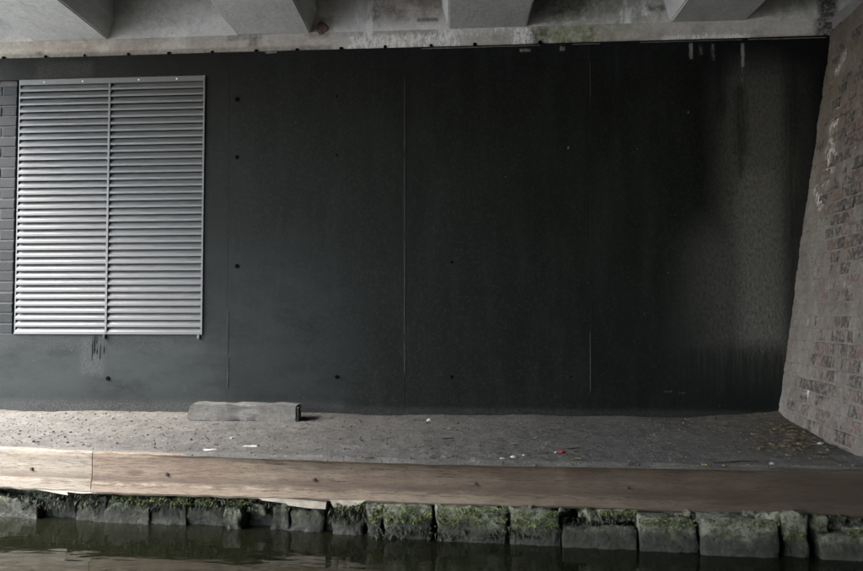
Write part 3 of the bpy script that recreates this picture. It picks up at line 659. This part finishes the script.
for i in range(30):
    u = rs.uniform(368, 862); v = 502 + (u - 366) * 0.029 + rs.uniform(0, 3)
    STONES.append((u, u + rs.uniform(8, 17), v, v + rs.uniform(6, 12), rs.uniform(-0.03, 0.03)))
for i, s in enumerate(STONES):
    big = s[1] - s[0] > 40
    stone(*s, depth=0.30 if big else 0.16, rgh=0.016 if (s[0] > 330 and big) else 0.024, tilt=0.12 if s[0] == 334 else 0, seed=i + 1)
bm = bmesh.new()
for (a, b) in ((TL, TJ), (TJ, TR)):
    d = (b - a).normalized(); n = Vector((-d.y, d.x, 0)); n = n if n.y > 0 else -n
    q = [a + n * 0.14, b + n * 0.14, b + n * 0.6, a + n * 0.6]
    lo_, hi_ = [bm.verts.new((p.x, p.y, -1.28)) for p in q], [bm.verts.new((p.x, p.y, -TH + 0.0)) for p in q]
    bm.faces.new(lo_[::-1]); bm.faces.new(hi_)
    for i in range(4): bm.faces.new((lo_[i], lo_[(i + 1) % 4], hi_[(i + 1) % 4], hi_[i]))
bmesh.ops.recalc_face_normals(bm, faces=bm.faces); keep(obj('backing', bm, M['stone']), cw)

# moss cushions and hanging weed on the stones
def tufts(name, spots, m, seed, n, ln, droop):
    r = random.Random(seed); vs, fs = [], []
    for (u0, u1, v0, v1, off, dens) in spots:
        for i in range(int(n * dens)):
            u, v = r.uniform(u0, u1), r.uniform(v0, v1)
            if fbm(u * 0.09, v * 0.15, seed, 2) < -0.12: continue
            p = front(u, v, (off * 0.65 if off > 0 else off) + r.uniform(-0.012, 0.010)); L = ln * r.uniform(0.5, 1.5); w_ = L * r.uniform(0.16, 0.3)
            a = r.uniform(0, 6.28); d = Vector((math.cos(a) * 0.7, -abs(math.sin(a)) * 0.8 - 0.1, r.uniform(-0.3, 0.7) - droop)).normalized()
            sd_ = d.cross(Vector((r.uniform(-1, 1), r.uniform(-1, 1), r.uniform(-1, 1)))).normalized() * w_
            k = len(vs); mid = p + d * L * 0.55 + Vector((0, 0, 0.1 * L)); tip = p + d * L - Vector((0, 0, L * 0.25 * (1 + droop)))
            vs += [tuple(p - sd_ * 0.6), tuple(p + sd_ * 0.6), tuple(mid + sd_), tuple(mid - sd_), tuple(tip)]
            fs += [(k, k + 1, k + 2, k + 3), (k + 3, k + 2, k + 4)]
    me = bpy.data.meshes.new(name); me.from_pydata(vs, [], fs); me.update(); return put(name, me, m)
MS = [(-10, 10, 486, 504, -0.03, .7), (110, 135, 494, 502, -0.03, .5), (135, 215, 495, 505, -0.02, 1.3), (215, 262, 499, 505, -0.02, .4), (384, 432, 506, 523, 0.062, 1.0), (370, 384, 508, 522, 0.042, .4),
      (437, 507, 508, 524, 0.092, 1.1), (511, 560, 511, 528, 0.10, 0.8), (588, 640, 510, 516, 0.035, .4), (640, 697, 518, 527, 0.14, .5), (701, 779, 520, 526, 0.17, .25), (848, 863, 529, 541, 0.08, .4), (70, 100, 494, 500, -0.04, .2), (334, 366, 503, 512, .01, .3), (784, 806, 532, 540, .13, .15)]
o = tufts('moss', MS, M['moss'], 3, 1700, 0.008, 0.15); tag(o, 'bright green moss patches on the canal stones', 'moss', kind='stuff')
WS = [(20, 330, 492, 508, -0.025, 2.0), (330, 366, 505, 520, 0.01, .5), (366, 560, 526, 538, 0.07, .8), (560, 863, 514, 524, 0.03, .6)]
o = tufts('hanging_weed', WS, M['weed'], 9, 800, 0.016, 0.8); tag(o, 'dark hanging water weed under the timber edge', 'weed', kind='stuff')

# ================================================================== things on the path
p, q = onground(187, 423), onground(299, 423); zt = onwall(240, 406, -0.05).z
bm = bmesh.new(); Lb = q.x - p.x; Db = min(0.16, WY - 0.012 - p.y); Hb = 0.112
bm_box(bm, (-0.5, -0.5, -0.5), (0.5, 0.5, 0.5), 0.0)
bmesh.ops.scale(bm, vec=(Lb, Db, Hb), verts=bm.verts)
bmesh.ops.bevel(bm, geom=bm.edges[:], offset=0.012, segments=2, affect='EDGES')
bmesh.ops.subdivide_edges(bm, edges=[e for e in bm.edges if e.calc_length() > 0.03], cuts=10, use_grid_fill=True)
for v in bm.verts:
    k = fbm(v.co.x * 9, v.co.y * 9, v.co.z * 9, 4); v.co += v.co.normalized() * (0.014 * k - 0.022 * max(0, fbm(v.co.x * 7 + 3, v.co.y * 7, v.co.z * 7, 3) - 0.25)) + Vector((0, 0, 0.009 * nz(v.co.x * 30, v.co.y * 30, v.co.z * 30)))
    if v.co.x < -Lb / 2 + 0.05 and v.co.z > 0: v.co.x += 0.015 * (v.co.z / Hb) * 1.2
o = obj('concrete_block', bm, M['block']); o.location = ((p.x + q.x) / 2, p.y + Db / 2, Hb / 2 + 0.006); tag(o, 'long grey concrete block lying against the foot of the dark wall', 'block')

# pebbles: one mesh, uncountable
r = random.Random(11); ico = bmesh.new(); bmesh.ops.create_icosphere(ico, subdivisions=1, radius=1.0)
iv = [v.co.copy() for v in ico.verts]; ifc = [[v.index for v in f_.verts] for f_ in ico.faces]; ico.free()
vs, fs = [], []
for i in range(7000):
    x = r.uniform(-4.1, 2.15); ey = edge_y(x); t = r.random()
    y = ey + 0.02 + (WY - 0.04 - ey - 0.02) * t
    if x > ABC.x and t > 0.4: continue
    s = 0.0016 + 0.0042 * r.random() ** 3 + (r.uniform(0.003, 0.008) if r.random() < 0.03 else 0); a = r.uniform(0, 6.28); k = len(vs); z = ground_z(x, y)
    sx, sy, sz = s * r.uniform(0.7, 1.1), s * r.uniform(0.7, 1.1), s * r.uniform(0.5, 0.9)
    for c in iv:
        X, Y = c.x * sx * r.uniform(.85, 1.15), c.y * sy
        vs.append((x + X * math.cos(a) - Y * math.sin(a), y + X * math.sin(a) + Y * math.cos(a), z + c.z * sz + sz * 0.35))
    fs += [[k + j for j in f_] for f_ in ifc]
me = bpy.data.meshes.new('gravel'); me.from_pydata(vs, [], fs); me.update()
o = put('gravel', me, M['pebble']); tag(o, 'loose gravel and grit scattered over the path', 'gravel', kind='stuff')
# dead leaves in the corner
vs, fs = [], []
for i in range(560):
    if i < 470: u, v = r.gauss(806, 26), r.gauss(441, 9)
    else: u, v = r.uniform(300, 860), r.uniform(424, 470)
    if v < 424: continue
    p = onground(u, v)
    if p.y > WY - 0.03 or (Vector((p.x, p.y, 0)) - Vector((ABC.x, ABC.y, 0))).dot(nrm) < 0.02 or p.y < edge_y(p.x) + 0.02: continue
    s = r.uniform(0.006, 0.020); a = r.uniform(0, 6.28); z = ground_z(p.x, p.y) + 0.004; d = Vector((math.cos(a), math.sin(a), 0)); e = Vector((-d.y, d.x, 0)); k = len(vs)
    for (c1, c2, hh) in ((-1, 0, .3), (-0.2, .55, .1), (-0.2, 0, -.05), (-0.2, -.55, .35), (.5, .4, .0), (.5, -.4, .45), (1.1, 0, .5)):
        vs.append(tuple(p + d * c1 * s + e * c2 * s + Vector((0, 0, z + hh * s * r.uniform(.3, 1)))))
    fs += [(k, k + 2, k + 1), (k, k + 3, k + 2), (k + 1, k + 2, k + 6, k + 4), (k + 2, k + 3, k + 5, k + 6)]
me = bpy.data.meshes.new('dead_leaves'); me.from_pydata(vs, [], fs); me.update()
o = put('dead_leaves', me, M['leaf']); tag(o, 'dead leaves drifted into the corner by the brick abutment', 'leaves', kind='stuff')
# twigs
def twig(u, v, L, ang, label):
    p = onground(u, v); bm = bmesh.new(); n = 6; rad = 0.0035; rings = []
    d = Vector((math.cos(ang), math.sin(ang), 0))
    for i in range(n + 1):
        t = i / n - 0.5; c = d * L * t + Vector((-d.y, d.x, 0)) * 0.012 * math.sin(t * 5 + u); rr = rad * (1 - 0.5 * abs(t))
        rings.append([bm.verts.new(c + Vector((-d.y * math.cos(a) * rr, d.x * math.cos(a) * rr, math.sin(a) * rr))) for a in (0, 1.57, 3.14, 4.71)])
    for a, b in zip(rings[:-1], rings[1:]):
        for k in range(4): bm.faces.new((a[k], b[k], b[(k + 1) % 4], a[(k + 1) % 4]))
    bm.faces.new(rings[0]); bm.faces.new(rings[-1][::-1]); bmesh.ops.recalc_face_normals(bm, faces=bm.faces)
    o = obj('twig', bm, M['twig']); o.location = (p.x, p.y, ground_z(p.x, p.y) + 0.006); tag(o, label, 'twig', 'dark twigs on the path')
twig(571, 452.5, 0.12, 0.1, 'dark twig lying behind the red wrapper')
twig(545, 456.5, 0.06, 0.5, 'short dark twig just left of the red wrapper')
twig(445, 442, 0.10, -0.2, 'dark twig among grit in mid path, left of the red wrapper')
twig(556, 432, 0.07, 0.0, 'small dark twig near the wall foot above the red wrapper')
twig(735, 466, 0.22, 0.12, 'longest dark twig, by the timber edge near the right corner')
# litter
def scrap(name, u, v, s, m, label, cat, seed, flat=0.5):
    rr = random.Random(seed); p = onground(u, v); bm = bmesh.new(); bmesh.ops.create_icosphere(bm, subdivisions=2, radius=1)
    for vv in bm.verts:
        k = 1 + 0.6 * noise.noise(vv.co * 2.3 + Vector((seed, 0, 0))) + rr.uniform(-.28, .28); vv.co = Vector((vv.co.x * s * k, vv.co.y * s * 0.7 * k, vv.co.z * s * flat * k))
    zmin = min(vv.co.z for vv in bm.verts)
    o = obj(name, bm, m); o.location = (p.x, p.y, ground_z(p.x, p.y) - zmin - 0.003); tag(o, label, cat); return o
wr = scrap('wrapper', 561, 455.5, 0.020, M['red'], 'crumpled red and white wrapper on the path near the timber', 'wrapper', 4, 0.4)
bm = bmesh.new(); bmesh.ops.create_icosphere(bm, subdivisions=1, radius=0.009)
for vv in bm.verts: vv.co += Vector((-0.028, -0.008, -0.002)) + Vector((random.uniform(-.004, .004),) * 3)
obj('white_end', bm, M['white'], wr)
scrap('paper_scrap', 502, 462, 0.011, M['white'], 'small round white scrap, leftmost of three beside the timber', 'scrap', 7)
scrap('paper_scrap', 514, 460.5, 0.014, M['white'], 'white scrap in the middle of the three beside the timber', 'scrap', 8)
scrap('paper_scrap', 524, 458.5, 0.010, M['white'], 'tiny white scrap, rightmost of the three beside the timber', 'scrap', 9)
scrap('paper_scrap', 447, 459.8, 0.034, M['block'], 'flat pale scrap of card below the dark twig in mid path', 'scrap', 10, 0.15)
scrap('paper_scrap', 250, 449.5, 0.036, M['white'], 'flat pale scrap in front of the concrete block', 'scrap', 12, 0.10)
scrap('paper_scrap', 210, 452.5, 0.034, M['white'], 'flat pale scrap near the timber, left of the concrete block middle', 'scrap', 13, 0.10)
scrap('paper_scrap', 429, 423, 0.016, M['white'], 'white crumb at the dark wall foot in mid path', 'scrap', 14)
scrap('paper_scrap', 821, 447, 0.015, M['white'], 'white scrap among dead leaves by the brick abutment', 'scrap', 15)
scrap('paper_scrap', 772, 467.5, 0.012, M['white'], 'small white scrap on the timber edge in the right corner', 'scrap', 16)
scrap('paper_scrap', 232, 442, 0.012, M['white'], 'tiny white crumb just in front of the concrete block', 'scrap', 17)
